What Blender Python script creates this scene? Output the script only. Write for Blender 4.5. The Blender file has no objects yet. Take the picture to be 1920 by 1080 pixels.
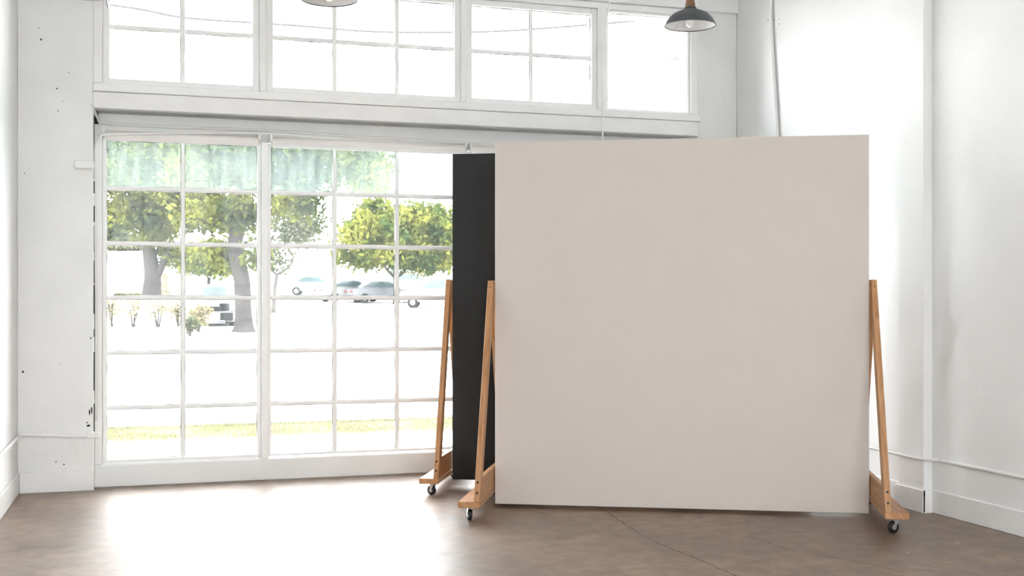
import bpy, bmesh, math, random
import numpy as np
from mathutils import Vector, Matrix

# ------------------------------------------------------------------ camera, sky, sun, exposure
F, CX, CY, H = 2165.0, 960.0, 565.0, 1.39          # pixels of the 1920x1080 photograph, eye height in metres
TH = math.radians(17.2); S, C = math.sin(TH), math.cos(TH)
scene = bpy.context.scene
col = scene.collection
cam_d = bpy.data.cameras.new('camera'); cam = bpy.data.objects.new('camera', cam_d); col.objects.link(cam)
cam.location = (0, 0, H); cam.rotation_euler = (math.pi/2, 0, -TH)
cam_d.sensor_width = 36; cam_d.lens = F/1920*36; cam_d.shift_y = (CY-540)/1920; cam_d.clip_end = 600
scene.camera = cam
scene.view_settings.view_transform = 'Standard'; scene.view_settings.look = 'None'
scene.view_settings.exposure = 0.0; scene.view_settings.gamma = 1.0
scene.view_settings.use_curve_mapping = False

SKY = 12.4
world = bpy.data.worlds.new('sky'); scene.world = world; world.use_nodes = True
bg = world.node_tree.nodes['Background']
bg.inputs[0].default_value = (0.965, 0.985, 1.0, 1); bg.inputs[1].default_value = SKY      # bright even overcast
sun_d = bpy.data.lights.new('sun', 'SUN'); sun_d.energy = 7.0; sun_d.angle = math.radians(8); sun_d.color = (1, .95, .86)
sun = bpy.data.objects.new('sun', sun_d); col.objects.link(sun)
sun.rotation_euler = (math.radians(38), 0, math.radians(-28))      # high hazy sun behind the building

# ------------------------------------------------------------------ pixel helpers (give a direction; the plane gives the distance)
def ray(x, y):
    u = (x-CX)/F
    return Vector((S+u*C, C-u*S, (CY-y)/F))
def onY(x, y, Y):
    r = ray(x, y); p = r*(Y/r.y); return Vector((p.x, p.y, p.z+H))
def onX(x, y, X):
    r = ray(x, y); p = r*(X/r.x); return Vector((p.x, p.y, p.z+H))
def onZ(x, y, Z=0.0):
    r = ray(x, y); p = r*((Z-H)/r.z); return Vector((p.x, p.y, Z))
def atd(x, y, d):
    p = ray(x, y)*d; return Vector((p.x, p.y, p.z+H))
def camxy(lat, d, z=0):
    return Vector((lat*C+d*S, -lat*S+d*C, z))
R = math.radians
rnd = random.Random(7)

# ------------------------------------------------------------------ materials
def mat(name, base, rough=.6, var=.0, scale=4.0, bump=0., bscale=30., metallic=0., coat=0., detail=4, spec=.5):
    m = bpy.data.materials.new(name); m.use_nodes = True
    nt = m.node_tree; b = nt.nodes['Principled BSDF']
    b.inputs['Base Color'].default_value = (*base, 1); b.inputs['Roughness'].default_value = rough
    b.inputs['Metallic'].default_value = metallic; b.inputs['Specular IOR Level'].default_value = spec
    if coat: b.inputs['Coat Weight'].default_value = coat; b.inputs['Coat Roughness'].default_value = .12
    tc = nt.nodes.new('ShaderNodeTexCoord')
    if var:
        n = nt.nodes.new('ShaderNodeTexNoise'); n.inputs['Scale'].default_value = scale; n.inputs['Detail'].default_value = detail
        nt.links.new(tc.outputs['Object'], n.inputs['Vector'])
        r = nt.nodes.new('ShaderNodeValToRGB')
        r.color_ramp.elements[0].position = .3; r.color_ramp.elements[1].position = .7
        r.color_ramp.elements[0].color = (*[max(0, c*(1-var)) for c in base], 1)
        r.color_ramp.elements[1].color = (*[min(1, c*(1+var*.6)) for c in base], 1)
        nt.links.new(n.outputs['Fac'], r.inputs['Fac']); nt.links.new(r.outputs['Color'], b.inputs['Base Color'])
    if bump:
        n = nt.nodes.new('ShaderNodeTexNoise'); n.inputs['Scale'].default_value = bscale; n.inputs['Detail'].default_value = 5
        nt.links.new(tc.outputs['Object'], n.inputs['Vector'])
        bp = nt.nodes.new('ShaderNodeBump'); bp.inputs['Strength'].default_value = bump; bp.inputs['Distance'].default_value = .01
        nt.links.new(n.outputs['Fac'], bp.inputs['Height']); nt.links.new(bp.outputs['Normal'], b.inputs['Normal'])
    return m

M = {}
M['plaster'] = mat('painted plaster', (.88, .885, .885), .5, .03, 1.6, .45, 7)
M['column'] = mat('painted concrete', (.87, .88, .875), .55, .05, 2.2, .3, 14)
M['trim'] = mat('white gloss trim', (.89, .895, .89), .35, .03, 5, .12, 40)
M['fascia'] = mat('painted fascia board', (.87, .87, .865), .5, .05, 4, .2, 22)
M['underside_shade'] = mat('grey underside shade', (.40, .405, .40), .5, .12, 6)  # shade below the fascia ledge, put into the colour
M['ceiling'] = mat('painted ceiling', (.86, .86, .85), .7, .03, 2)
M['pipe'] = mat('painted conduit', (.86, .86, .85), .4, .03, 8)
M['shade_cloth'] = mat('roller shade cloth', (.86, .83, .80), .7, .02, 12)
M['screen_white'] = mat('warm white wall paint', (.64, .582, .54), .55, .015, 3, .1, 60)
M['screen_black'] = mat('matte black paint', (.0075, .008, .0095), .6, .1, 4, .15, 50)
M['bolt'] = mat('black bolt head', (.012, .01, .01), .4, .1, 40)
M['rubber'] = mat('black rubber', (.012, .012, .013), .45, .1, 20)
M['chrome'] = mat('zinc plated steel', (.62, .63, .65), .28, .06, 30, metallic=1)
M['lamp_metal'] = mat('charcoal enamel', (.065, .075, .085), .38, .25, 9)
M['lamp_inner'] = mat('white enamel', (.85, .84, .83), .35, .02, 9)
M['bulb'] = mat('frosted bulb', (.93, .93, .92), .2, .01, 9)
M['cord'] = mat('black cord', (.012, .011, .011), .5, .1, 30)
M['hole'] = mat('dark hole', (.02, .02, .02), .8, .1, 30)
M['concrete_out'] = mat('pale concrete', (.50, .50, .49), .85, .10, .8, .2, 6)
M['asphalt'] = mat('pale asphalt', (.48, .475, .46), .9, .10, .25, .2, 5)
M['curb'] = mat('kerb stone', (.11, .11, .108), .85, .5, 2.5)
M['bark'] = mat('grey bark', (.034, .031, .031), .9, .35, 1.6, .6, 9, spec=.1)
M['bark_pale'] = mat('pale bark', (.06, .055, .052), .9, .3, 2, .6, 9)
M['car_white'] = mat('white car paint', (.16, .165, .17), .25, .02, 3, coat=.5)
M['car_silver'] = mat('silver car paint', (.075, .08, .09), .28, .03, 3, coat=.5)
M['car_glass'] = mat('tinted car glass', (.03, .055, .06), .08, .1, 3)
M['tail'] = mat('red tail light', (.13, .012, .01), .3, .1, 9)
M['tyre'] = mat('dark tyre', (.012, .013, .014), .8, .2, 9, spec=.08)
M['bldg_white'] = mat('white stucco', (.72, .72, .70), .8, .04, .5)
M['bldg_cream'] = mat('cream stucco', (.70, .67, .60), .8, .05, .5)
M['bldg_glass'] = mat('green tinted glazing', (.045, .075, .075), .15, .15, 1)
M['wire'] = mat('grey overhead cable', (.06, .06, .063), .8, .1, 5, spec=.1)
M['brown_soil'] = mat('pale dry soil', (.42, .38, .33), .95, .2, 1.5)

def wood():
    m = bpy.data.materials.new('clear pine'); m.use_nodes = True; nt = m.node_tree; b = nt.nodes['Principled BSDF']
    b.inputs['Roughness'].default_value = .5
    tc = nt.nodes.new('ShaderNodeTexCoord'); mp = nt.nodes.new('ShaderNodeMapping')
    mp.inputs['Scale'].default_value = (26, 26, 1.6)
    n = nt.nodes.new('ShaderNodeTexNoise'); n.inputs['Scale'].default_value = 2.2; n.inputs['Detail'].default_value = 6; n.inputs['Distortion'].default_value = 1.2
    r = nt.nodes.new('ShaderNodeValToRGB'); e = r.color_ramp.elements
    e[0].position = .25; e[0].color = (.36, .165, .065, 1); e[1].position = .75; e[1].color = (.60, .33, .155, 1)
    nt.links.new(tc.outputs['UV'], mp.inputs['Vector']); nt.links.new(mp.outputs['Vector'], n.inputs['Vector'])
    nt.links.new(n.outputs['Fac'], r.inputs['Fac'])
    v = nt.nodes.new('ShaderNodeTexVoronoi'); v.inputs['Scale'].default_value = 5.0; v.inputs['Randomness'].default_value = 1
    mp2 = nt.nodes.new('ShaderNodeMapping'); mp2.inputs['Scale'].default_value = (1.4, 1.4, .8)
    nt.links.new(tc.outputs['UV'], mp2.inputs['Vector']); nt.links.new(mp2.outputs['Vector'], v.inputs['Vector'])
    r2 = nt.nodes.new('ShaderNodeValToRGB'); r2.color_ramp.elements[0].position = .035; r2.color_ramp.elements[0].color = (.25, .25, .25, 1)
    r2.color_ramp.elements[1].position = .08; r2.color_ramp.elements[1].color = (1, 1, 1, 1)
    nt.links.new(v.outputs['Distance'], r2.inputs['Fac'])
    mx = nt.nodes.new('ShaderNodeMix'); mx.data_type = 'RGBA'; mx.blend_type = 'MULTIPLY'; mx.inputs['Factor'].default_value = .8
    nt.links.new(r.outputs['Color'], mx.inputs[6]); nt.links.new(r2.outputs['Color'], mx.inputs[7])
    nt.links.new(mx.outputs[2], b.inputs['Base Color'])
    return m
M['wood'] = wood()
M['socket_wood'] = mat('brown wood socket', (.20, .10, .055), .5, .3, 14)

def glass(name, haze, tint=(1, 1, 1), streak=0.0):
    """window pane: see-through, a Fresnel reflection, and a haze put in for bloom veil (a real film on filmed panes)"""
    m = bpy.data.materials.new(name); m.use_nodes = True; nt = m.node_tree
    for n in list(nt.nodes): nt.nodes.remove(n)
    out = nt.nodes.new('ShaderNodeOutputMaterial')
    tr = nt.nodes.new('ShaderNodeBsdfTransparent'); tr.inputs[0].default_value = (*tint, 1)
    gl = nt.nodes.new('ShaderNodeBsdfGlossy'); gl.inputs['Roughness'].default_value = .02
    fr = nt.nodes.new('ShaderNodeFresnel'); fr.inputs[0].default_value = 1.15
    df = nt.nodes.new('ShaderNodeBsdfTranslucent'); df.inputs[0].default_value = (.9, .96, .96, 1)
    a = nt.nodes.new('ShaderNodeMixShader'); b = nt.nodes.new('ShaderNodeMixShader')
    if streak:
        tc = nt.nodes.new('ShaderNodeTexCoord'); mp = nt.nodes.new('ShaderNodeMapping'); mp.inputs['Scale'].default_value = (9, 9, 1.2)
        n = nt.nodes.new('ShaderNodeTexNoise'); n.inputs['Scale'].default_value = 2; n.inputs['Detail'].default_value = 4
        nt.links.new(tc.outputs['Object'], mp.inputs[0]); nt.links.new(mp.outputs[0], n.inputs['Vector'])
        mr = nt.nodes.new('ShaderNodeMapRange'); mr.inputs[1].default_value = .3; mr.inputs[2].default_value = .7
        mr.inputs[3].default_value = haze*(1-streak); mr.inputs[4].default_value = haze*(1+streak)
        nt.links.new(n.outputs['Fac'], mr.inputs[0]); nt.links.new(mr.outputs[0], a.inputs[0])
    else: a.inputs[0].default_value = haze
    nt.links.new(tr.outputs[0], a.inputs[1]); nt.links.new(df.outputs[0], a.inputs[2])
    nt.links.new(fr.outputs[0], b.inputs[0]); nt.links.new(a.outputs[0], b.inputs[1]); nt.links.new(gl.outputs[0], b.inputs[2])
    nt.links.new(b.outputs[0], out.inputs[0])
    return m
M['glass'] = glass('window glass', .011)  # slight haze stands in for bloom washing out the view
M['glass_film'] = glass('filmed window glass', .055, (.91, 1.0, .985), .35)

def putty():
    m = bpy.data.materials.new('grimy glazing putty'); m.use_nodes = True; nt = m.node_tree; b = nt.nodes['Principled BSDF']
    tc = nt.nodes.new('ShaderNodeTexCoord'); n = nt.nodes.new('ShaderNodeTexNoise'); n.inputs['Scale'].default_value = 5; n.inputs['Detail'].default_value = 5
    nt.links.new(tc.outputs['Object'], n.inputs['Vector'])
    r = nt.nodes.new('ShaderNodeValToRGB'); e = r.color_ramp.elements
    e[0].position = .38; e[0].color = (.05, .06, .06, 1); e[1].position = .52; e[1].color = (.80, .80, .79, 1)
    nt.links.new(n.outputs['Fac'], r.inputs['Fac']); nt.links.new(r.outputs['Color'], b.inputs['Base Color'])
    return m
M['putty'] = putty()

def floor_mat():
    m = bpy.data.materials.new('polished brown concrete'); m.use_nodes = True; nt = m.node_tree; b = nt.nodes['Principled BSDF']
    tc = nt.nodes.new('ShaderNodeTexCoord')
    def noise(sc, det, dist=0.):
        n = nt.nodes.new('ShaderNodeTexNoise'); n.inputs['Scale'].default_value = sc; n.inputs['Detail'].default_value = det
        n.inputs['Distortion'].default_value = dist; nt.links.new(tc.outputs['Object'], n.inputs['Vector']); return n
    n1 = noise(1.1, 8, .8); n2 = noise(9, 9, .5)
    r = nt.nodes.new('ShaderNodeValToRGB'); e = r.color_ramp.elements
    e[0].position = .30; e[0].color = (.125, .080, .053, 1); e[1].position = .72; e[1].color = (.285, .198, .140, 1)
    nt.links.new(n1.outputs['Fac'], r.inputs['Fac'])
    r2 = nt.nodes.new('ShaderNodeValToRGB'); e = r2.color_ramp.elements
    e[0].position = .3; e[0].color = (.70, .70, .70, 1); e[1].position = .70; e[1].color = (1.22, 1.21, 1.2, 1)
    nt.links.new(n2.outputs['Fac'], r2.inputs['Fac'])
    mx = nt.nodes.new('ShaderNodeMix'); mx.data_type = 'RGBA'; mx.blend_type = 'MULTIPLY'; mx.inputs['Factor'].default_value = 1
    nt.links.new(r.outputs['Color'], mx.inputs[6]); nt.links.new(r2.outputs['Color'], mx.inputs[7]); nt.links.new(mx.outputs[2], b.inputs['Base Color'])
    mr = nt.nodes.new('ShaderNodeMapRange'); mr.inputs[1].default_value = .3; mr.inputs[2].default_value = .7; mr.inputs[3].default_value = .40; mr.inputs[4].default_value = .56
    nt.links.new(n1.outputs['Fac'], mr.inputs[0]); nt.links.new(mr.outputs[0], b.inputs['Roughness'])
    b.inputs['IOR'].default_value = 1.55
    b.inputs['Coat Weight'].default_value = .3; b.inputs['Coat Roughness'].default_value = .42
    bp = nt.nodes.new('ShaderNodeBump'); bp.inputs['Strength'].default_value = .05; bp.inputs['Distance'].default_value = .01
    nt.links.new(n2.outputs['Fac'], bp.inputs['Height']); nt.links.new(bp.outputs['Normal'], b.inputs['Normal'])
    return m
M['floor'] = floor_mat()
M['crack'] = mat('dark hairline crack', (.075, .058, .048), .8, .3, 6)
M['fleck'] = mat('pale paint fleck', (.6, .56, .52), .6, .1, 60)

def leaf(name, a, b_, scale=.6, tl=.45):
    m = bpy.data.materials.new(name); m.use_nodes = True; nt = m.node_tree
    for n in list(nt.nodes): nt.nodes.remove(n)
    out = nt.nodes.new('ShaderNodeOutputMaterial'); tc = nt.nodes.new('ShaderNodeTexCoord')
    n = nt.nodes.new('ShaderNodeTexNoise'); n.inputs['Scale'].default_value = scale; n.inputs['Detail'].default_value = 6
    nt.links.new(tc.outputs['Object'], n.inputs['Vector'])
    r = nt.nodes.new('ShaderNodeValToRGB'); e = r.color_ramp.elements
    e[0].position = .38; e[0].color = (*a, 1); e[1].position = .62; e[1].color = (*b_, 1)
    nt.links.new(n.outputs['Fac'], r.inputs['Fac'])
    d = nt.nodes.new('ShaderNodeBsdfDiffuse'); t = nt.nodes.new('ShaderNodeBsdfTranslucent'); mx = nt.nodes.new('ShaderNodeMixShader'); mx.inputs[0].default_value = tl
    for q in (d, t): nt.links.new(r.outputs['Color'], q.inputs[0])
    nt.links.new(d.outputs[0], mx.inputs[1]); nt.links.new(t.outputs[0], mx.inputs[2]); nt.links.new(mx.outputs[0], out.inputs[0])
    return m
M['leaf_dark'] = leaf('dark green leaves', (.02, .036, .016), (.13, .14, .03))
M['leaf_bright'] = leaf('bright green leaves', (.032, .062, .018), (.17, .18, .04))
M['leaf_pale'] = leaf('pale airy leaves', (.055, .07, .04), (.10, .105, .06))
M['leaf_yellow'] = leaf('yellow shrub leaves', (.17, .15, .075), (.24, .215, .14), 2)
M['leaf_cream'] = leaf('cream plumes', (.34, .32, .25), (.42, .40, .31), 1.5)
M['grass'] = leaf('dry lawn grass', (.135, .138, .07), (.19, .182, .115), 1.3, .3)

# ------------------------------------------------------------------ object helpers
def obj(name, bm, m, parent=None, smooth=False, loc=None):
    me = bpy.data.meshes.new(name); bm.normal_update(); bm.to_mesh(me); bm.free()
    if smooth:
        for p in me.polygons: p.use_smooth = True
    me.materials.append(M[m] if isinstance(m, str) else m)
    o = bpy.data.objects.new(name, me); col.objects.link(o)
    if parent is not None: o.parent = parent
    if loc is not None: o.location = loc
    return o
def tag(o, label, cat=None, group=None, kind=None):
    o['label'] = label
    if cat: o['category'] = cat
    if group: o['group'] = group
    if kind: o['kind'] = kind
    return o
def empty(name, loc=(0, 0, 0), rz=0., parent=None):
    o = bpy.data.objects.new(name, None); col.objects.link(o); o.location = loc; o.rotation_euler = (0, 0, rz)
    o.empty_display_size = .1
    if parent is not None: o.parent = parent
    return o
def box(bm, x0, x1, y0, y1, z0, z1, bev=0.):
    r = bmesh.ops.create_cube(bm, size=1.0); vs = r['verts']
    for v in vs:
        v.co = Vector(((x0+x1)/2+v.co.x*(x1-x0), (y0+y1)/2+v.co.y*(y1-y0), (z0+z1)/2+v.co.z*(z1-z0)))
    if bev:
        es = {e for v in vs for e in v.link_edges}
        bmesh.ops.bevel(bm, geom=list(es), offset=bev, segments=1, affect='EDGES', profile=.5)
    return bm
def B(*a, **k): return box(bmesh.new(), *a, **k)
def prism(bm, pts, axis, a0, a1):
    """extrude a polygon given in the two other axes"""
    def mk(p, a):
        if axis == 'x': return (a, p[0], p[1])
        if axis == 'y': return (p[0], a, p[1])
        return (p[0], p[1], a)
    v0 = [bm.verts.new(mk(p, a0)) for p in pts]; v1 = [bm.verts.new(mk(p, a1)) for p in pts]
    n = len(pts)
    bm.faces.new(v0); bm.faces.new(v1[::-1])
    for i in range(n): bm.faces.new((v0[i], v1[i], v1[(i+1) % n], v0[(i+1) % n]))
    bmesh.ops.recalc_face_normals(bm, faces=bm.faces[:])
    return bm
def tube(bm, pts, radii, n=10, cap=True):
    pts = [Vector(p) for p in pts]
    if not hasattr(radii, '__len__'): radii = [radii]*len(pts)
    rings = []; up = None
    for i, p in enumerate(pts):
        t = (pts[min(i+1, len(pts)-1)]-pts[max(i-1, 0)]).normalized()
        if up is None: up = Vector((0, 0, 1)) if abs(t.z) < .9 else Vector((1, 0, 0))
        a = up - t*up.dot(t); a.normalize(); b = t.cross(a); up = a
        rings.append([bm.verts.new(p+(a*math.cos(2*math.pi*k/n)+b*math.sin(2*math.pi*k/n))*radii[i]) for k in range(n)])
    for r0, r1 in zip(rings, rings[1:]):
        for k in range(n): bm.faces.new((r0[k], r0[(k+1) % n], r1[(k+1) % n], r1[k]))
    if cap: bm.faces.new(rings[0][::-1]); bm.faces.new(rings[-1])
    return bm
def smooth_path(pts, k=6):
    """Catmull-Rom through the points"""
    P = [Vector(p) for p in pts]; P = [P[0]*2-P[1]]+P+[P[-1]*2-P[-2]]; out = []
    for i in range(1, len(P)-2):
        for j in range(k):
            t = j/k; a, b, c, d = P[i-1:i+3]
            out.append(.5*((2*b)+(c-a)*t+(2*a-5*b+4*c-d)*t*t+(3*b-a-3*c+d)*t**3))
    out.append(P[-2]); return out
def lathe(bm, prof, n=28, cap=False):
    rings = [[bm.verts.new((r*math.cos(2*math.pi*k/n), r*math.sin(2*math.pi*k/n), z)) for k in range(n)] for r, z in prof]
    for r0, r1 in zip(rings, rings[1:]):
        for k in range(n): bm.faces.new((r0[k], r0[(k+1) % n], r1[(k+1) % n], r1[k]))
    if cap: bm.faces.new(rings[0][::-1]); bm.faces.new(rings[-1])
    return bm

# ------------------------------------------------------------------ room shell
XL, XR, YB, ZC = -.95, 4.90, -2.4, 4.5
YC = 9.03                                     # front of the left column and of the upper window band
YH = 9.20                                     # face of the header above the lower window
YW = 9.15                                     # recessed face around the big lower window
fl = obj('floor', B(XL-.2, XR+.2, YB-.2, 9.32, -.12, 0), 'floor'); tag(fl, 'brown polished concrete floor of the studio', 'floor', kind='structure')
ce = obj('ceiling', B(XL-.2, XR+.2, YB-.2, 9.5, ZC, ZC+.2), 'ceiling'); tag(ce, 'white painted ceiling above the studio', 'ceiling', kind='structure')
WZ0, WZ1 = .45, 4.1                          # openings of the unseen windows added behind the viewer as fill light
LW = []; BW = [(-.75, .95), (1.1, 2.8)]
def holed(lo, hi, holes, mk):
    bm = bmesh.new(); mk(bm, lo, hi, 0, WZ0); mk(bm, lo, hi, WZ1, ZC); e = [lo]+[q for h in holes for q in h]+[hi]
    for i in range(0, len(e), 2): mk(bm, e[i], e[i+1], WZ0, WZ1)
    return bm
wl = obj('wall_left', holed(YB, 9.4, LW, lambda bm, a, b, c, d: box(bm, XL-.2, XL, a, b, c, d)), 'plaster'); tag(wl, 'white plaster wall at the far left edge', 'wall', kind='structure')
wb = obj('wall_back', holed(XL-.2, XR+.2, BW, lambda bm, a, b, c, d: box(bm, a, b, YB-.2, YB, c, d)), 'plaster'); tag(wb, 'white plaster wall behind the viewer', 'wall', kind='structure')
wr = obj('wall_right', B(XR, XR+.2, YB, 9.4, 0, ZC), 'plaster'); tag(wr, 'white plaster wall on the right beside the white screen', 'wall', kind='structure')
PX, PY0, PY1 = 4.83, 6.45, 6.72
obj('pilaster', B(PX, XR, PY0, PY1, 0, ZC, bev=.006), 'plaster', wr)

XC0, XC1 = XL, -.43                           # left column
XD0 = 4.475                                   # right column starts
wf = empty('wall_front', (0, 0, 0)); tag(wf, 'white painted window wall with columns and beams', 'wall', kind='structure')
lc = obj('column', B(XC0, XC1, YC, 9.4, 0, ZC, bev=.008), 'column', wf)
obj('column', B(XD0, XR, 9.13, 9.4, 0, ZC, bev=.008), 'column', wf)
obj('sill_wall', B(XC1, XD0, YW-.01, 9.4, 0, .165, bev=.006), 'column', wf)
obj('header', B(XC1, XD0, YH, 9.4, 2.63, 2.82), 'fascia', wf)
obj('top_wall', B(XC1, XD0, 9.05, 9.4, 3.86, ZC), 'trim', wf)
tag(obj('trim_1', B(XC1, XD0, YC, YW, 2.815, 2.937, bev=.004), 'fascia'), 'wide white fascia board under the upper windows', 'trim', kind='structure')
tag(obj('trim_2', B(XC1, XD0+.02, YC-.012, 9.30, 2.939, 3.0, bev=.004), 'trim'), 'white sill board of the upper windows', 'trim', kind='structure')
tag(obj('trim_3', B(XC1, XD0, 9.015, 9.05, 3.905, ZC, bev=.006), 'plaster'), 'white ceiling beam above the upper windows', 'trim', kind='structure')
tag(obj('trim_4', B(XC1+.004, XD0-.004, YC+.006, YH, 2.803, 2.8145), 'underside_shade'), 'grey underside shade strip added under the fascia board', 'trim', kind='structure')  # added strip; its grey stands for the shaded underside of the ledge
tag(obj('trim_5', B(XD0, XR, 9.095, 9.13, 3.915, ZC, bev=.006), 'plaster'), 'end of the white beam crossing the right column', 'trim', kind='structure')
# dark gap at the left end of the fascia, with a shallow recess block
obj('gap', B(XC1, XC1+.026, YH-.03, YH, 2.72, 2.80), 'hole', wf)
# baseboards
def base_r():
    bm = bmesh.new()
    box(bm, XR-.018, XR, YB, PY0, 0, .152, bev=.004); return bm
tag(obj('baseboard_right', base_r(), 'trim'), 'white baseboard along the right wall', 'baseboard', kind='structure')
bm = bmesh.new(); box(bm, PX-.018, PX, PY0-.018, PY1+.018, 0, .152, bev=.004); box(bm, PX-.017, XR-.019, PY0-.018, PY0, 0, .151); box(bm, PX, XR-.019, PY1, PY1+.018, 0, .152)
tag(obj('baseboard_pilaster', bm, 'trim'), 'white baseboard wrapping the pilaster on the right', 'baseboard', kind='structure')
tag(obj('baseboard_corner', B(XR-.018, XR, PY1+.02, 9.128, 0, .152, bev=.004), 'trim'), 'white baseboard behind the pilaster toward the windows', 'baseboard', kind='structure')
tag(obj('baseboard_left', B(XL, XL+.016, YB, YC-.017, 0, .152, bev=.004), 'trim'), 'white baseboard at the foot of the left wall', 'baseboard', kind='structure')
tag(obj('baseboard_column', B(XL+.017, XC1+.006, YC-.016, YC, 0, .152, bev=.004), 'trim'), 'white baseboard at the foot of the left column', 'baseboard', kind='structure')

# ------------------------------------------------------------------ windows
def grime(w, h, d=.004, t=.0045):
    bm = bmesh.new()
    for x0, x1, z0, z1 in ((0, w, 0, t), (0, w, h-t, h), (0, t, t, h-t), (w-t, w, t, h-t)): box(bm, x0, x1, -d, d, z0, z1)
    return bm
def window(n, label, x0, x1, z0, z1, vx, vz, yf, yg, sash, mw=.026, film=None, depth=.05):
    """one bay: a sash frame, its muntins and panes. vx, vz are muntin centres; x0..z1 the glazed opening"""
    w = empty('window_%d' % n, ((x0+x1)/2, yg, z0)); tag(w, label, 'window', kind='structure')
    ox, oz = (x0+x1)/2, z0
    def part(name, bm, m):
        for v in bm.verts: v.co -= Vector((ox, yg, oz))
        return obj(name, bm, m, w)
    s = sash
    part('sash_stile', B(x0-s, x0, yf, yf+depth, z0-s, z1+s, bev=.004), 'trim')
    part('sash_stile', B(x1, x1+s, yf, yf+depth, z0-s, z1+s, bev=.004), 'trim')
    part('sash_rail', B(x0, x1, yf, yf+depth, z0-s, z0, bev=.004), 'trim')
    part('sash_rail', B(x0, x1, yf, yf+depth, z1, z1+s, bev=.004), 'trim')
    xs = [x0]+[q for x in vx for q in (x-mw/2, x+mw/2)]+[x1]
    zs = [z0]+[q for z in vz for q in (z-mw/2, z+mw/2)]+[z1]
    for x in vx: part('muntin', B(x-mw/2, x+mw/2, yg-.018, yg+.012, z0, z1, bev=.005), 'trim')
    for z in vz:
        for i in range(0, len(xs), 2): part('muntin', B(xs[i], xs[i+1], yg-.018, yg+.012, z-mw/2, z+mw/2, bev=.005), 'trim')
    for i in range(0, len(xs), 2):
        for j in range(0, len(zs), 2):
            a, b, c, d = xs[i], xs[i+1], zs[j], zs[j+1]
            top = film and j == len(zs)-2
            p = obj('pane', B(a, b, -.002, .002, c, d), 'glass_film' if top else 'glass', w)
            for v in p.data.vertices: v.co -= Vector((ox, 0, oz))
            g = obj('putty', grime(b-a, d-c), 'putty', p); g.location = (a-ox, 0, c-oz)
    return w
YG1 = 9.10                                    # upper glass
ux = lambda px: onY(px, 100, YG1).x
lx = lambda px: onY(px, 600, 9.20).x
zu0, zu1, zum = 3.045, 3.80, 3.435
window(1, 'four-pane upper window nearest the left column', ux(206), ux(473), zu0, zu1, [ux(342)], [zum], 9.06, YG1, .05)
window(2, 'six-pane upper window in the middle of the upper row', ux(511), ux(850), zu0, zu1, [ux(627), ux(744)], [zum], 9.06, YG1, .05)
window(3, 'four-pane upper window left of the undivided pane', ux(883), ux(1106), zu0, zu1, [ux(995)], [zum], 9.06, YG1, .05)
window(4, 'undivided upper window behind the charcoal pendant lamp', ux(1137), ux(1285), 3.02, 3.83, [], [], 9.06, YG1, .022)
ZR = [.588, 1.003, 1.419, 1.826, 2.243]; ZL0, ZL1 = .20, 2.60
window(5, 'twelve-pane lower window beside the left column', lx(200), lx(482), ZL0, ZL1, [lx(343)], ZR, 9.17, 9.20, .03, .027, True)
window(6, 'eighteen-pane lower window left of the black screen', lx(507), 2.37, ZL0, ZL1, [lx(627), lx(744)], ZR, 9.17, 9.20, .02, .027, True)
window(7, 'twelve-pane lower window behind the screens', 2.47, 3.49, ZL0, ZL1, [2.98], ZR, 9.17, 9.20, .02, .027, True)
window(8, 'lower window at the right end behind the white screen', 3.60, 4.42, ZL0, ZL1, [4.01], ZR, 9.17, 9.20, .02, .027, True)
def side_window(n, label, a, b, loc, rz):
    w = b-a; h = WZ1-WZ0
    o = window(n, label, -w/2+.05, w/2-.05, .05, h-.05, [-w/6, w/6], [h*i/6 for i in range(1, 6)], -.03, 0, .05)
    o.location = (*loc, WZ0+.05); o.rotation_euler = (0, 0, rz)
for i, (a, b) in enumerate(LW): side_window(9+i, 'tall window in the left wall, number %s from the rear, outside the view' % ('one', 'two', 'three')[i], a, b, (XL-.09, (a+b)/2), math.pi/2)
for i, (a, b) in enumerate(BW): side_window(12+i, 'tall window added in the rear wall for fill light, number %s from the left wall, outside the view' % ('one', 'two', 'three')[i], a, b, ((a+b)/2, YB-.09), math.pi)  # unseen rear windows, put in to light the room from behind
def jamb(x0, x1, y0, z0, z1, b=.006): return obj('post', B(x0, x1, y0, 9.30, z0, z1, bev=b), 'trim', wf)
# posts and heads between bays
for a, b in ((XC1, ux(206)-.05), (ux(473)+.05, ux(511)-.05), (ux(850)+.05, ux(883)-.05), (ux(1106)+.05, ux(1137)-.022), (ux(1285)+.022, XD0)):
    jamb(a, b, YC+.004, 3.0, 3.86)
obj('head_board', B(XC1, XD0, YC+.006, 9.30, 3.852, 3.90, bev=.004), 'trim', wf)
for a, b, y in ((XC1, lx(200)-.03, 9.155), (lx(482)+.03, lx(507)-.02, 9.13), (2.39, 2.45, 9.13), (3.51, 3.58, 9.13), (4.44, XD0, 9.155)):
    jamb(a, b, y, .165, 2.63)
# small stay handle at the top of the left upper window
bm = bmesh.new(); tube(bm, [onY(199, -8, 9.05), onY(201, 6, 9.045), onY(203, 14, 9.05)], [.006, .008, .006], 8)
st = obj('window_stay', bm, 'chrome'); tag(st, 'small metal stay at the top of the left upper window', 'window latch')

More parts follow.
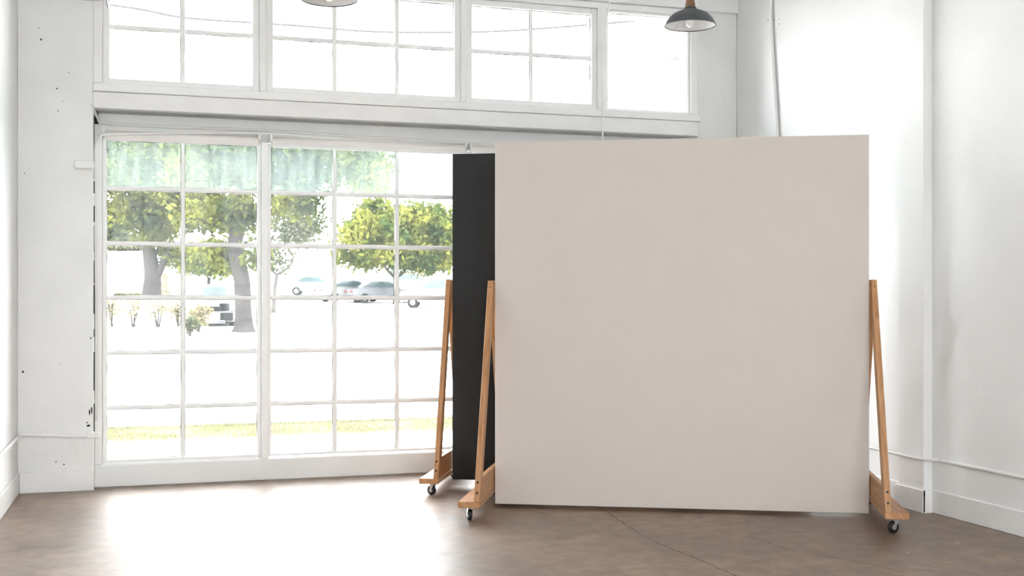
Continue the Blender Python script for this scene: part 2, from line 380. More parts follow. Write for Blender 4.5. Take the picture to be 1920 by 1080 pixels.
# ------------------------------------------------------------------ roller shades
def shade(label, x0, x1, y, zt, zb, hem):
    r = empty('roller_shade', ((x0+x1)/2, y, zt)); tag(r, label, 'roller shade', 'roller shades on the lower windows'); w = (x1-x0)/2
    bm = bmesh.new(); tube(bm, [(-w, 0, -.032), (w, 0, -.032)], .032, 18); obj('roll', bm, 'shade_cloth', r, True)
    obj('cloth', B(-w+.01, w-.01, -.034, -.031, zb-zt, -.03), 'shade_cloth', r)
    if hem: obj('hem_bar', B(-w+.01, w-.01, -.042, -.026, zb-zt-.02, zb-zt+.012, bev=.004), 'fascia', r)
    for s in (-1, 1): obj('bracket', B(s*w-.008, s*w+.008, -.03, YH-y, -.03, .012), 'pipe', r)
    return r
shade('rolled-up white shade above the left lower window', lx(196), lx(484), 9.105, 2.665, 2.585, False)
shade('rolled-up white shade with a hem bar left of the black screen', lx(506), 2.42, 9.105, 2.665, 2.60, True)
shade('rolled-up white shade mostly hidden behind the screens', 2.46, 4.43, 9.105, 2.665, 2.60, True)

# ------------------------------------------------------------------ conduits, cables, boxes
def pipe(name, label, cat, pts, r, m='pipe', k=5, clips=()):
    bm = bmesh.new(); P = smooth_path(pts, k); o0 = P[0].copy(); tube(bm, [p-o0 for p in P], r, 10)
    o = obj(name, bm, m, None, True, o0); tag(o, label, cat); return o
hp = [onY(173, 196, 9.02), onY(176, 206, 9.06), onY(184, 222, 9.16)]+[onY(x, y, 9.187) for x, y in ((196, 231), (300, 237), (500, 245), (700, 258), (870, 268))]+[Vector((2.9, 9.187, 2.67)), Vector((4.3, 9.187, 2.67))]
pipe('conduit', 'thin white conduit running above the lower windows', 'conduit', hp, .011)
cp = [Vector((XC1+.012, 9.14, .50)), Vector((XC1+.012, 9.14, 1.5)), onY(176, 300, 9.135), onY(178, 274, 9.12), onY(188, 258, 9.07), onY(205, 252, 9.05), onY(330, 250, 9.06), onY(480, 249, 9.075), onY(560, 254, 9.08)]
pipe('cable', 'white cable climbing beside the left lower window and bending along its top', 'cable', cp, .008, k=8)
lw = XL+.014
pipe('conduit', 'white conduit on the left wall running onto the left column', 'conduit',
     [Vector((lw, 6.8, .40)), Vector((lw, 8.7, .415)), Vector((XL+.02, 8.96, .42)), Vector((XL+.06, YC-.014, .425)), Vector((-.6, YC-.014, .405)), Vector((XC1-.03, YC-.014, .40))], .013)
tag(obj('junction_box', B(XC1-.04, XC1+.05, YC-.03, YC+.02, .385, .425, bev=.005), 'pipe'), 'small white box at the end of the low left conduit', 'electrical box')
tag(obj('wall_box', B(onY(140, 310, YC).x, XC1+.004, YC-.045, YC, onY(150, 317, YC).z, onY(150, 301, YC).z, bev=.008), 'pipe'), 'small white box halfway up the edge of the left column', 'electrical box')
tag(obj('bracket_block', B(-.60, XC1+.05, YC-.10, YC, 3.60, 3.78, bev=.006), 'plaster'), 'white block at the top of the left column', 'bracket')
rp = [onX(1440, -80, XR-.02), onX(1445, 0, XR-.02), onX(1445, 35, XR-.02), onX(1449, 110, XR-.02), onX(1457, 250, XR-.02), onX(1462, 340, XR-.02), onX(1464, 520, XR-.02)]
pipe('conduit', 'white conduit running down the right wall above the white screen', 'conduit', rp, .017)
rr = XR-.013
pipe('conduit', 'white conduit running low along the right wall around the pilaster', 'conduit',
     [Vector((rr, 8.9, .355)), Vector((rr, 7.7, .355)), Vector((rr-.035, 7.15, .355)), Vector((PX-.013, PY1, .355)), Vector((PX-.013, PY0+.02, .354)), Vector((rr-.012, PY0-.07, .354)), Vector((rr, PY0-.18, .354)), Vector((rr, 5.4, .352)), Vector((rr, 2, .35))], .011)
pipe('cable', 'thin white cord hanging down in front of the upper windows', 'cable',
     [Vector((onY(1144, 0, 8.955).x, 8.955, 4.1)), onY(1143, 8, 8.955), onY(1139, 30, 8.98), onY(1134, 60, 9.005), onY(1131, 130, 9.005), onY(1130, 220, 9.005), onY(1130, 262, 9.005)], .0065, k=6)
# wear: nail holes in the left column, chipped plaster by the window edge, clip screws on the right wall
def dot(p, r, n, parent=lc):
    bm = bmesh.new(); bmesh.ops.create_circle(bm, cap_ends=True, segments=9, radius=r)
    rot = Vector((0, 0, 1)).rotation_difference(Vector(n)).to_matrix()
    for v in bm.verts: v.co = rot @ v.co*(1+.25*rnd.uniform(-1, 1))
    return obj('nail_hole', bm, 'hole', parent, loc=p)
for x, y, r in ((77, 74, .008), (73, 52, .004), (129, 136, .004), (107, 166, .006), (109, 208, .004), (118, 190, .003), (43, 697, .008), (46, 325, .004), (113, 683, .003), (105, 866, .005), (120, 871, .005), (84, 821, .003)):
    dot(onY(x, y, YC-.0012), r, (0, -1, 0))
for x, y in ((1440, 37), (1452, 37), (1461, 36), (1461, 45)): dot(onX(x, y, XR-.0012), .006, (-1, 0, 0), wr)
def chips(pts, sizes, seed):
    q = random.Random(seed); out = []
    for (x, y), (w, h) in zip(pts, sizes):
        c = onY(x, y, YC-.0012); bm = bmesh.new(); k = 9
        vs = [bm.verts.new((math.cos(a)*w*q.uniform(.5, 1), 0, math.sin(a)*h*q.uniform(.5, 1))) for a in [2*math.pi*i/k for i in range(k)]]
        bm.faces.new(vs); o = obj('chip', bm, 'hole', lc, loc=c)
chips([(166, 798), (168, 772), (163, 792), (170, 634), (172, 770)], [(.018, .012), (.006, .03), (.008, .006), (.005, .012), (.006, .05)], 3)
# dark shrinkage gap between column and window frame
bm = bmesh.new(); q = random.Random(5); z = .43
while z < 2.75:
    L = q.uniform(.05, .3); w = q.uniform(.001, .007); box(bm, XC1+.0005, XC1+.0015+w, YC+.02, YC+.03, z, z+L); z += L+q.uniform(0, .12)
obj('gap', bm, 'hole', wf)

# ------------------------------------------------------------------ pendant lamps
def pendant(label, p):
    r = empty('pendant_lamp', p); tag(r, label, 'lamp', 'industrial pendant lamps')
    prof = [(.180, 0), (.176, .010), (.168, .030), (.150, .056), (.120, .082), (.085, .099), (.058, .108), (.050, .114), (.044, .126), (.030, .132)]
    bm = lathe(bmesh.new(), prof, 40); obj('shade', bm, 'lamp_metal', r, True)
    inn = [(a-.002 if i else a, z-.003 if i else z) for i, (a, z) in enumerate(prof)]
    bm = lathe(bmesh.new(), inn[:-1]+[(.0, .125)], 40); obj('shade_lining', bm, 'lamp_inner', r, True)
    bm = bmesh.new()
    tor = [(.180+.004*math.cos(a), .004*math.sin(a)) for a in [2*math.pi*i/8 for i in range(9)]]
    obj('rim', lathe(bm, tor, 40), 'lamp_metal', r, True)
    bm = lathe(bmesh.new(), [(.0, .128), (.036, .128), (.036, .150), (.031, .172), (.029, .186), (.0, .188)], 24); obj('socket', bm, 'socket_wood', r, True)
    bm = lathe(bmesh.new(), [(.0, -.012), (.014, -.010), (.026, -.001), (.032, .015), (.031, .032), (.024, .055), (.016, .075), (.015, .120)], 24); obj('bulb', bm, 'bulb', r, True)
    bm = bmesh.new(); tube(bm, [(0, 0, .185), (0, 0, ZC-p[2]-.03)], .0045, 8); obj('cord', bm, 'cord', r, True)
    bm = lathe(bmesh.new(), [(.0, ZC-p[2]-.03), (.05, ZC-p[2]-.03), (.06, ZC-p[2]-.001), (.0, ZC-p[2]-.001)], 24); obj('ceiling_rose', bm, 'lamp_metal', r, True)
pendant('charcoal pendant lamp hanging above the white screen', atd(1294, 48, 8.2))
pendant('pendant lamp above the windows showing only its pale underside', atd(617, -1, 7.4))

# ------------------------------------------------------------------ rolling screens
def uv_long(o):
    """UVs laid along the board so the grain follows its length"""
    me = o.data; co = np.array([v.co for v in me.vertices]); c = co.mean(0); u, s, vt = np.linalg.svd(co-c); q = (co-c) @ vt.T
    off = rnd.uniform(0, 50)
    lay = me.uv_layers.new(name='UVMap')
    for l in me.loops:
        k = q[l.vertex_index]; lay.data[l.index].uv = (k[1]+k[2]*.7+off, k[0]*.08+off*.3)
    return o
def board(name, bm, parent): return uv_long(obj(name, bm, 'wood', parent))
def caster(parent, x, y, ang, zt):
    c = empty('caster', (x, y, 0), ang, parent); r = .035
    bm = lathe(bmesh.new(), [(.0, zt-.003), (.028, zt-.003), (.028, zt), (.0, zt)], 16); obj('top_plate', bm, 'chrome', c)
    bm = bmesh.new()
    for s in (-1, 1): prism(bm, [(-.016, zt-.004), (.016, zt-.004), (.026, r+.002), (.022, r-.008), (.012, r-.006)], 'x', s*.0155-.0012, s*.0155+.0012)
    box(bm, -.0165, .0165, -.016, .016, zt-.008, zt-.003); obj('fork', bm, 'chrome', c)
    bm = lathe(bmesh.new(), [(.016, -.012), (.028, -.0125), (r, -.009), (r, .009), (.028, .0125), (.016, .012)], 28)
    ro = Matrix.Rotation(math.pi/2, 4, 'Y'); tr = Matrix.Translation((0, .018, r))
    for v in bm.verts: v.co = tr @ (ro @ v.co)
    obj('wheel', bm, 'rubber', c, True)
    bm = lathe(bmesh.new(), [(.0, -.0135), (.016, -.0125), (.016, .0125), (.0, .0135)], 20)
    for v in bm.verts: v.co = tr @ (ro @ v.co)
    obj('hub', bm, 'chrome', c)
def screen(label, left_uv, yaw_cam, z0, colr, sf, zleg, angs, cf=.52):
    """left_uv: (lateral, depth) of the left front bottom corner in the camera's ground frame"""
    W, Hh, T = 2.44, 2.44, .05
    a = -math.radians(yaw_cam)-TH
    p = camxy(*left_uv); d = Vector((math.cos(a), math.sin(a), 0))
    r = empty('rolling_screen', p+d*W/2, a); tag(r, label, 'studio screen', 'rolling studio screens')
    obj('panel', B(-W/2, W/2, 0, T, z0, z0+Hh, bev=.003), colr, r)
    zt = .090; tb = .038; tk = .038; fw = .14; dep = .085; gp = .008
    for s in (-1, 1):
        xi = s*(W/2+gp); xo = s*(W/2+gp+tk); xf = s*(W/2+gp+fw)
        mn = lambda u, v: (min(u, v), max(u, v))
        f0, f1 = mn(xi+s*.001, xf); u0, u1 = mn(xi+s*.001, xo)
        board('foot', B(f0, f1, -sf, T+sf, zt, zt+tb, bev=.003), r)
        # a spacer block between the panel edge and the uprights
        sp0, sp1 = mn(s*W/2, xi); board('spacer', B(sp0, sp1, .004, T-.004, 1.0, zleg-.01), r)
        for q in (-1, 1):      # front and rear uprights and the rails between them and the panel
            yy = (lambda y: y) if q < 0 else (lambda y: T-y)
            pts = [(-sf, zt+tb), (-.015, zleg), (.022, zleg), (.022, zleg-.12), (-sf+dep, zt+tb)]
            up = board('upright', prism(bmesh.new(), [(yy(y), z) for y, z in pts], 'x', u0, u1), r)
            bevel = up.modifiers.new('edge', 'BEVEL'); bevel.width = .003; bevel.segments = 1
            y0, y1 = mn(yy(-sf+dep-.012), yy(.02))
            board('rail', B(u0+.002, u1-.002, y0, y1, zt+tb, zt+tb+.14, bev=.003), r)
            sl = (sf-.015)/(zleg-zt-tb)
            for zb in (.055, .118):
                bm = bmesh.new(); bmesh.ops.create_cone(bm, cap_ends=True, segments=12, radius1=.0075, radius2=.0075, depth=.006, matrix=Matrix.Rotation(math.pi/2, 4, 'X'))
                obj('bolt', bm, 'bolt', up, loc=((u0+u1)/2, yy(-sf+zb*sl-.001), zt+tb+zb))
            bm = bmesh.new(); bmesh.ops.create_cone(bm, cap_ends=True, segments=10, radius1=.004, radius2=.004, depth=.005, matrix=Matrix.Rotation(math.pi/2, 4, 'X'))
            obj('screw', bm, 'bolt', up, loc=((u0+u1)/2, yy(-.015-.045*sl), zleg-.045))
        xm = s*(W/2+gp+fw*cf)
        caster(r, xm, -sf+.07, R(angs[0 if s < 0 else 1]), zt)
        caster(r, xm, T+sf-.10, R(angs[2 if s < 0 else 3]), zt)
    return r
screen('warm white painted studio screen on pine legs with casters, in front', (-.115, 7.79), 8.48, .024, 'screen_white', .55, 1.53, (32, 118, 40, 10))
screen('black painted studio screen on pine legs, standing behind the white one', (-.448, 8.66), 8.48, .055, 'screen_black', .46, 1.555, (60, 20, 50, 0), .36)

# ------------------------------------------------------------------ floor cracks and flecks
def crack(pts, w, seed):
    q = random.Random(seed); P = [onZ(x, y) for x, y in pts]; P = smooth_path(P, 10)
    bm = bmesh.new(); prev = None
    for i, p in enumerate(P):
        t = (P[min(i+1, len(P)-1)]-P[max(i-1, 0)]).normalized(); nrm = Vector((-t.y, t.x, 0)); j = nrm*q.uniform(-.008, .008); ww = w*q.uniform(.4, 1.2)
        a, b = bm.verts.new(p+j+nrm*ww+Vector((0, 0, .0006))), bm.verts.new(p+j-nrm*ww+Vector((0, 0, .0006)))
        if prev: bm.faces.new((prev[0], prev[1], b, a))
        prev = (a, b)
    bmesh.ops.recalc_face_normals(bm, faces=bm.faces[:])
    obj('crack', bm, 'crack', fl)
crack([(1126, 951), (1160, 975), (1230, 1017), (1300, 1045), (1385, 1082)], .0036, 1)
crack([(1440, 1018), (1500, 1037), (1560, 1045), (1620, 1056), (1700, 1075)], .003, 2)
crack([(1230, 1006), (1290, 1000), (1330, 988), (1345, 975)], .0010, 4)
for x, y, r in ((1230, 991, .008), (1741, 1003, .010), (1795, 1018, .014), (1702, 1037, .013), (1543, 1056, .009), (1870, 1045, .008), (1690, 1000, .005), (640, 1036, .007), (1090, 1006, .006), (1405, 1030, .006)):
    bm = bmesh.new(); k = 8
    vs = [bm.verts.new((math.cos(2*math.pi*i/k)*r*rnd.uniform(.5, 1.3), math.sin(2*math.pi*i/k)*r*rnd.uniform(.3, .7), 0)) for i in range(k)]
    bm.faces.new(vs); obj('paint_fleck', bm, 'fleck', fl, loc=onZ(x, y)+Vector((0, 0, .0008)))

# ================================================================== outdoors
def gz(Y):                                     # ground height beyond the window
    if Y < 46: return -.06+.004*max(0, Y-14)
    return -.06+.128+.042*(Y-46)
def strip(name, ys, x0, x1, m, label, cat, dz=0., kind='structure'):
    bm = bmesh.new(); prev = None
    for y in ys:
        k = 1.+max(0, y-12)/14.
        a, b = bm.verts.new((x0*k, y, gz(y)+dz)), bm.verts.new((x1*k, y, gz(y)+dz))
        if prev: bm.faces.new((prev[0], prev[1], b, a))
        prev = (a, b)
    bmesh.ops.recalc_face_normals(bm, faces=bm.faces[:])
    for f in bm.faces:
        if f.normal.z < 0: f.normal_flip()
    o = obj(name, bm, m); tag(o, label, cat, kind=kind); return o
GY0, GY1 = onZ(200, 829, -.06).y, onZ(200, 806, -.06).y
bm = bmesh.new(); box(bm, -70, 70, -70, 9.39, -.3, -.13); tag(obj('yard', bm, 'concrete_out'), 'pale paved ground around the studio building', 'ground', kind='structure')
strip('pavement', [9.4, GY0], -14, 18, 'concrete_out', 'pale concrete pavement directly outside the windows', 'pavement')
strip('lawn_soil', [GY0, GY1], -14, 18, 'grass', 'green lawn strip along the kerb', 'lawn')
strip('road', [GY1+.16, 20, 30, 40, 46, 60, 90, 130, 180, 260], -14, 18, 'asphalt', 'pale sunlit street and parking lot', 'road')
bm = bmesh.new(); box(bm, -14, 19, GY1, GY1+.16, -.2, -.02, bev=.015)
tag(obj('kerb', bm, 'curb'), 'low stone kerb between lawn and street', 'kerb', kind='structure')

def quads(name, P, size, m, parent=None, seed=0, flat=0., asp=.55):
    """a cloud of little leaf blades: one diamond per position, random tilt"""
    g = np.random.default_rng(seed); n = len(P)
    a = g.normal(size=(n, 3)); a[:, 2] *= (1-flat); a /= np.linalg.norm(a, axis=1)[:, None]
    b = np.cross(a, g.normal(size=(n, 3))); b /= np.linalg.norm(b, axis=1)[:, None]
    s = size*g.uniform(.6, 1.3, size=(n, 1))
    V = np.stack([P-a*s, P+b*s*asp, P+a*s, P-b*s*asp], 1).reshape(-1, 3)
    me = bpy.data.meshes.new(name); me.vertices.add(4*n); me.vertices.foreach_set('co', V.astype(np.float32).ravel())
    me.loops.add(4*n); me.loops.foreach_set('vertex_index', np.arange(4*n, dtype=np.int32))
    me.polygons.add(n); me.polygons.foreach_set('loop_start', np.arange(0, 4*n, 4, dtype=np.int32))
    me.update(calc_edges=True); me.materials.append(M[m])
    o = bpy.data.objects.new(name, me); col.objects.link(o); o['kind'] = 'stuff'
    if parent is not None: o.parent = parent
    return o
# lawn blades
g = np.random.default_rng(2); n = 16000
P = np.stack([g.uniform(-3, 7, n), g.uniform(GY0-.05, GY1+.02, n), np.full(n, -.035)], 1)
lw_ = quads('grass', P, .035, 'grass', seed=3, asp=.12); tag(lw_, 'short dry green grass blades on the lawn strip', 'grass', kind='stuff')

def crown(clusters, n, sp, seed):
    """clusters: list of (centre, rx, ry, rz); returns leaf positions clumped around random knots in each ellipsoid"""
    g = np.random.default_rng(seed); out = []
    vol = np.array([c[1]*c[3] for c in clusters]); vol = vol/vol.sum()
    for (c, rx, ry, rz), f in zip(clusters, vol):
        k = max(6, int(70*f*len(clusters)**.5)); d = g.normal(size=(k, 3)); d /= np.linalg.norm(d, axis=1)[:, None]
        kn = d*(g.uniform(.35, 1, size=(k, 1))**.6)*np.array([rx, ry, rz])+np.array(c)
        m = int(n*f); idx = g.integers(0, k, m)
        out.append(kn[idx]+g.normal(size=(m, 3))*np.array([sp, sp, sp*.65]))
    return np.concatenate(out)
def tree(name, label, d, base, trunk, branches, blobs, n, leafm, lsize, sp, seed, bark='bark', group='trees beyond the windows', ry=None):
    """pixels at depth d: base point, trunk [(x,y,radius px)], branches (lists of the same), blobs (x,y,rx,ry px)"""
    b = atd(base[0], base[1], d); b.z = gz(b.y)-.02
    r = empty(name, b); tag(r, label, 'tree', group)
    q = random.Random(seed); k = d/F
    bm = bmesh.new(); pts = [Vector((0, 0, 0))]+[atd(x, y, d)-b for x, y, _ in trunk]; rad = [trunk[0][2]*1.35*k]+[t[2]*k for t in trunk]
    tube(bm, smooth_path(pts, 4), list(np.interp(np.linspace(0, len(rad)-1, 4*(len(rad)-1)+1), range(len(rad)), rad)), 12); obj('trunk', bm, bark, r, True)
    for br in branches:
        bm = bmesh.new(); dy = q.uniform(-1, 1)
        pts = [atd(x, y, d+dy*i*.5)-b for i, (x, y, _) in enumerate(br)]; rad = [t[2]*k for t in br]
        tube(bm, smooth_path(pts, 3), list(np.interp(np.linspace(0, len(rad)-1, 3*(len(rad)-1)+1), range(len(rad)), rad)), 8); obj('branch', bm, bark, r, True)
    cl = []
    for x, y, rx, rz in blobs:
        c = atd(x, y, d+q.uniform(-.8, .8))-b; cl.append((tuple(c), rx*k, .8*max(rx, rz)*k if ry is None else ry, rz*k))
    quads('foliage', crown(cl, n, sp, seed), lsize, leafm, r, seed)
    return r
tree('shade_tree', 'broad shade tree whose forked trunk stands left of the cream plume grass', 52, (284, 566), [(284, 556, 18), (286, 520, 15), (281, 480, 12.5), (276, 440, 11), (270, 400, 9)],
     [[(290, 525, 9), (303, 500, 7), (310, 480, 6), (318, 455, 5)], [(277, 450, 6), (250, 410, 4), (225, 380, 3)], [(275, 440, 6), (300, 400, 4), (320, 370, 3)]],
     [(240, 395, 40, 40), (285, 420, 45, 32), (320, 380, 45, 55), (230, 310, 60, 50), (300, 300, 60, 55), (265, 250, 70, 40), (325, 475, 18, 14)], 19000, 'leaf_dark', .16, .36, 11)
tree('street_tree', 'large street tree with a leaning grey trunk near the window post', 47, (457, 622), [(457, 612, 18), (456, 580, 15), (454, 530, 15), (446, 490, 15), (440, 460, 14), (448, 425, 13), (452, 400, 10), (456, 360, 8)],
     [[(444, 455, 7), (430, 430, 6), (418, 415, 4), (395, 400, 3)], [(450, 420, 7), (470, 395, 5), (500, 370, 3), (560, 345, 2)], [(456, 365, 6), (440, 320, 4), (400, 290, 3)]],
     [(390, 400, 38, 34), (430, 390, 40, 30), (470, 415, 14, 22), (375, 330, 45, 45), (450, 310, 55, 50), (530, 310, 50, 40), (575, 375, 28, 26), (600, 300, 55, 42), (680, 320, 48, 40), (530, 380, 20, 20), (560, 250, 120, 40), (410, 250, 80, 40), (405, 475, 32, 16), (478, 480, 12, 14)], 25000, 'leaf_dark', .15, .32, 12)
tree('young_tree', 'slender young tree with a sparse crown right of the window post', 62, (513, 556), [(515, 545, 3.5), (518, 525, 3.2), (519, 514, 3)],
     [[(519, 515, 2.5), (508, 505, 2), (500, 490, 1.5), (512, 440, 1)], [(519, 515, 2.5), (535, 506, 2), (548, 492, 1.8), (549, 480, 1.5), (541, 470, 1.2), (532, 440, 1), (540, 400, .7)], [(535, 455, 1), (555, 420, .7), (575, 400, .5)], [(512, 450, 1), (520, 410, .7), (530, 385, .5)], [(541, 470, 1), (560, 440, .7), (580, 430, .5)]],
     [(545, 420, 48, 45), (520, 480, 25, 22), (570, 430, 30, 24)], 2600, 'leaf_pale', .13, .35, 13, 'bark_pale')
tree('round_tree', 'round bright green tree beyond the parked cars', 74, (742, 560), [(742, 545, 4.5), (742, 525, 4.5), (741, 505, 4)],
     [[(741, 520, 3), (725, 505, 2.5), (718, 490, 2), (700, 475, 1.5)], [(742, 522, 3), (755, 512, 2.5), (768, 498, 2), (790, 480, 1.5)], [(741, 508, 3), (735, 460, 2), (730, 420, 1.2)]],
     [(680, 480, 45, 22), (690, 435, 50, 32), (740, 455, 60, 45), (800, 480, 45, 28), (810, 430, 40, 38), (770, 410, 45, 26), (700, 395, 22, 24), (840, 460, 25, 35)], 20000, 'leaf_bright', .19, .42, 14)
tree('low_tree', 'hazy low tree beside the street tree trunk', 80, (390, 556), [(390, 545, 3), (392, 520, 3)], [[(392, 525, 2), (380, 500, 1.5), (370, 490, 1)]],
     [(400, 480, 40, 20), (370, 492, 28, 14), (420, 495, 22, 14)], 7000, 'leaf_bright', .2, .4, 15)
tree('roadside_tree', 'pale tree rising behind the low white building at far left', 95, (225, 540), [(225, 530, 3), (225, 500, 3)], [], [(235, 462, 40, 12), (205, 440, 22, 22), (215, 480, 18, 10)], 6000, 'leaf_pale', .25, .5, 16)
# bare twig seen through the undivided upper pane
q = random.Random(4); d = 22; b = atd(1292, 300, d); b.z = gz(b.y)
r = empty('bare_tree', b); tag(r, 'bare pale twig seen through the undivided upper window', 'tree')
for pts, rad in (([(1290, 560, 2.6), (1291, 300, 2.2), (1288, 200, 1.8), (1287, 120, 1.5), (1291, 40, 1)], 0), ([(1288, 125, 1.1), (1275, 112, .9), (1260, 110, .7), (1240, 104, .5)], 0), ([(1275, 112, .7), (1262, 103, .6), (1252, 98, .4)], 0), ([(1288, 205, 1), (1280, 170, .8), (1277, 140, .5)], 0)):
    bm = bmesh.new(); Q = [atd(x, y, d)-b for x, y, _ in pts]
    if not r.children: Q[0].z = 0
    tube(bm, Q, [t[2]*1.7*d/F for t in pts], 8); obj('branch', bm, 'bark_pale', r, True)

# shrubs
def shrub(label, x, yb, yt, w, d, seed, m='leaf_yellow', n=230, size=.075):
    b = atd(x, yb, d); b.z = gz(b.y); r = empty('shrub', b); tag(r, label, 'shrub', 'shrubs across the street'); k = d/F; hgt = (yb-yt)*k; q = random.Random(seed)
    for i in range(4):
        a = q.uniform(-.7, .7); bm = bmesh.new(); tube(bm, [(q.uniform(-.05, .05), 0, -.02), (a*w*k*.25, q.uniform(-.1, .1), hgt*.35), (a*w*k*.5, q.uniform(-.2, .2), hgt*.8)], [.035, .025, .012], 6); obj('stem', bm, 'bark', r)
    quads('foliage', crown([((0, 0, hgt*.66), w*k*.5, w*k*.4, hgt*.36)], n, .12, seed), size, m, r, seed)
shrub('leftmost thin yellow shrub across the street', 210, 617, 562, 28, 49, 21)
shrub('yellow shrub with dark forked stems, second from the left', 250, 617, 562, 32, 49, 22)
shrub('yellow shrub with a bent stem, third from the left', 296, 617, 562, 34, 49, 23)
shrub('thin yellow shrub next to the first window muntin', 333, 616, 566, 20, 49.6, 24)
shrub('golden shrub in front of the parked truck', 372, 612, 562, 34, 46.5, 25, 'leaf_yellow', 900)
shrub('small spiky shrub left of the golden shrub', 356, 612, 580, 16, 44, 26, 'leaf_pale', 400)
b = atd(309, 560, 60); b.z = gz(b.y); r = empty('plume_grass', b); tag(r, 'cream cone-shaped clump of plume grass right of the forked trunk', 'ornamental grass')
k = 60/F; P = []; g = np.random.default_rng(31)
zz = g.uniform(0, 1, 7000)**1.3; rr_ = (1-zz)**.8*20*k*g.uniform(.5, 1, 7000); an = g.uniform(0, 6.283, 7000)
quads('plumes', np.stack([rr_*np.cos(an), rr_*np.sin(an), zz*72*k], 1), .16, 'leaf_cream', r, 32, asp=.25)
b = atd(243, 553, 66); b.z = gz(b.y); r = empty('hedge', b); tag(r, 'clipped dark low hedge left of the forked trunk', 'hedge'); k = 66/F; n = 3000
quads('foliage', np.stack([g.uniform(-27, 27, n)*k, g.uniform(-.5, .5, n), g.uniform(.0, .75, n)], 1), .12, 'leaf_dark', r, 33)

# low wall of the planting bed behind the yellow shrubs
a, c = atd(150, 617, 50.4), atd(346, 617, 50.4); mid = (a+c)/2; mid.z = gz(mid.y)-.05; w = (c-a).length/2; hw = atd(248, 557, 50.4).z-mid.z
r = empty('garden_wall', mid, -TH); tag(r, 'low white garden wall behind the row of yellow shrubs', 'wall')
obj('wall', B(-w, w, 0, .22, 0, hw-.07), 'bldg_white', r); obj('coping', B(-w-.03, w+.03, -.04, .26, hw-.07, hw, bev=.01), 'concrete_out', r)
# buildings
def building(label, name, x0, x1, yt, d, wallm, wins, roof_over=.3, thick=8):
    a = atd(x0, 560, d); c = atd(x1, 560, d); mid = (a+c)/2; zg = gz(mid.y)-.3; mid.z = zg
    top = atd((x0+x1)/2, yt, d).z-zg; w = (c-a).length/2
    r = empty(name, mid, -TH); tag(r, label, 'building')
    obj('wall', B(-w, w, 0, thick, 0, top), wallm, r); obj('roof', B(-w-roof_over, w+roof_over, -roof_over, thick+roof_over, top, top+.25), wallm, r)
    for (wx0, wx1, wy0, wy1) in wins:
        k = d/F; X0, X1 = (wx0-(x0+x1)/2)*k, (wx1-(x0+x1)/2)*k; Z0, Z1 = H-(wy1-CY)*k-zg, H-(wy0-CY)*k-zg
        f = obj('window', B(X0-.06, X1+.06, -.06, .05, Z0-.06, Z1+.06), wallm, r); obj('pane', B(X0, X1, -.09, -.061, Z0, Z1), 'bldg_glass', f)
    return r
building('white two-storey building with narrow windows right of the young tree', 'office_building', 552, 624, 438, 112, 'bldg_white',
         [(557, 560, 462, 494), (572, 580, 466, 494), (594, 597, 462, 494), (557, 560, 512, 536), (572, 580, 512, 536), (594, 597, 512, 536), (602, 604, 524, 550)])
building('low white flat-roofed building behind the dark hedge', 'low_building', 196, 300, 478, 82, 'bldg_white', [(206, 216, 500, 520)])
building('long cream building behind the parked cars', 'long_building', 628, 870, 520, 125, 'bldg_cream', [(640, 646, 528, 540), (690, 702, 526, 540), (780, 786, 526, 540), (800, 806, 526, 540), (822, 830, 526, 540)])

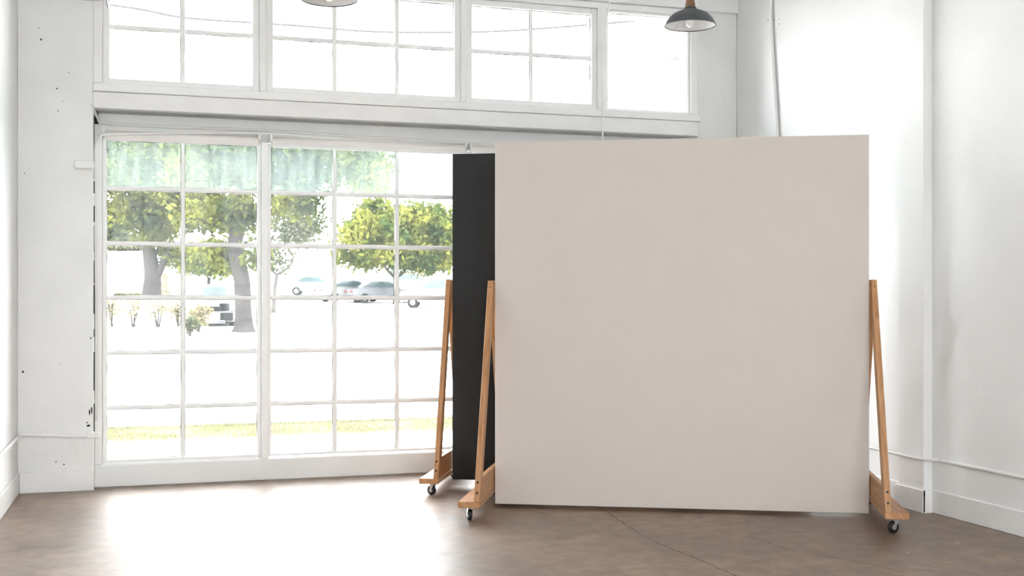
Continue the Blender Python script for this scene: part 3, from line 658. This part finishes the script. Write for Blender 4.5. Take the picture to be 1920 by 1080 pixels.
# vehicles
def wheel(parent, x, y, r, w):
    bm = lathe(bmesh.new(), [(.0, -w/2), (r*.55, -w/2), (r*.92, -w/2), (r, -w*.35), (r, w*.35), (r*.92, w/2), (r*.55, w/2), (.0, w/2)], 20)
    for v in bm.verts: v.co = Vector((v.co.x, v.co.z, v.co.y))
    o = obj('wheel', bm, 'tyre', parent, loc=(x, y, r))
    for s in (-1, 1):
        bm = lathe(bmesh.new(), [(.0, s*(w/2+.012)), (r*.5, s*(w/2+.006))], 14)
        for v in bm.verts: v.co = Vector((v.co.x, v.co.z, v.co.y))
        obj('hubcap', bm, 'chrome', o)
def car(label, px, d, ang, paint, kind='sedan'):
    p = atd(px, 560, d); p.z = gz(p.y)
    r = empty('car', p, -TH+R(ang)); tag(r, label, 'car', 'parked cars')
    L, W = 4.4, 1.76
    if kind == 'suv':
        low = [(-2.2, .35), (2.15, .35), (2.2, .75), (2.1, .98), (1.2, 1.05), (-2.15, 1.08), (-2.22, .7)]; up = [(-2.1, 1.06), (1.25, 1.05), (.55, 1.66), (.3, 1.72), (-1.85, 1.72)]
    else:
        low = [(-2.2, .32), (2.15, .32), (2.2, .62), (2.05, .80), (1.1, .92), (-1.5, .96), (-2.15, .90), (-2.24, .6)]; up = [(-1.65, .95), (1.15, .91), (.45, 1.36), (.2, 1.42), (-.9, 1.42)]
    bm = prism(bmesh.new(), low, 'y', -W/2, W/2); bmesh.ops.bevel(bm, geom=bm.edges[:], offset=.05, segments=2, affect='EDGES'); obj('body', bm, paint, r)
    bm = prism(bmesh.new(), up, 'y', -W/2+.10, W/2-.10); bmesh.ops.bevel(bm, geom=bm.edges[:], offset=.04, segments=2, affect='EDGES'); cab = obj('cabin', bm, paint, r)
    cx = sum(x for x, _ in up)/len(up); cz = sum(z for _, z in up)/len(up)
    side = [((x-cx)*.84+cx, (z-cz)*.72+cz) for x, z in up]
    for s in (-1, 1): obj('side_window', prism(bmesh.new(), side, 'y', s*(W/2-.105), s*(W/2-.085)), 'car_glass', cab)
    for x in (-1.38, 1.36):
        for s in (-1, 1): wheel(r, x, s*(W/2-.09), .32, .2)
    for s in (-1, 1): obj('tail_light', B(-2.27, -2.18, s*.62-.14, s*.62+.14, .68, .82, bev=.01), 'tail', r)
    return r
car('white car at the right of the row, beside the black screen', 818, 70, 180, 'car_white', 'suv')
car('silver car beneath the round green tree', 715, 76, 24, 'car_silver')
car('pale car at the left of the parked row', 655, 77, 30, 'car_white')
car('white car far behind the silver one', 770, 92, 15, 'car_white', 'suv')
car('pale car parked nearest the slender young tree', 592, 88, 5, 'car_white')
# truck seen from behind
p = atd(396, 607, 50); p.z = gz(p.y); r = empty('truck', p, -TH+R(6)); tag(r, 'white utility truck with black wheels behind the golden shrub', 'truck')
k = 50/F
def tb(n, x0, x1, y0, y1, a, b_, m, par=None, bev=.02):
    return obj(n, B((x0-396)*k, (x1-396)*k, y0, y1, (609-b_)*k, (609-a)*k, bev=bev), m, par or r)
tb('bed', 350, 438, 0, 3.0, 582, 600, 'car_white'); cab = tb('cab', 354, 436, 3.0, 4.8, 528, 600, 'car_white', bev=.08)
tb('rear_window', 359, 406, 2.96, 3.02, 533, 551, 'car_glass', cab, .005)
tb('tool_chest', 390, 409, .3, 1.0, 572, 581, 'tyre'); tb('tool_chest', 404, 419, 1.1, 1.8, 566, 581, 'tyre'); tb('bumper', 386, 422, -.2, -.02, 597, 604, 'car_silver'); tb('mudguard', 413, 436, -.08, .0, 583, 598, 'tyre')
for x in (362, 432):
    for y in (.55, 3.9):
        bm = lathe(bmesh.new(), [(.0, -.12), (.2, -.12), (.33, -.1), (.33, .1), (.2, .12), (.0, .12)], 20)
        for v in bm.verts: v.co = Vector((v.co.z, v.co.x, v.co.y))
        obj('wheel', bm, 'tyre', r, loc=((x-396)*k, y, .33))
# overhead cables
def wire(label, pts, d0, d1):
    n = len(pts); P = [atd(x, y, d0+(d1-d0)*i/(n-1)) for i, (x, y) in enumerate(pts)]
    pipe('overhead_cable', label, 'cable', P, .036, 'wire', 6)
wire('slack overhead cable crossing the sky outside the upper windows', [(-120, -25), (215, 10), (340, 32), (470, 42), (560, 48), (700, 59), (850, 60), (990, 55), (1300, 30)], 30, 34)
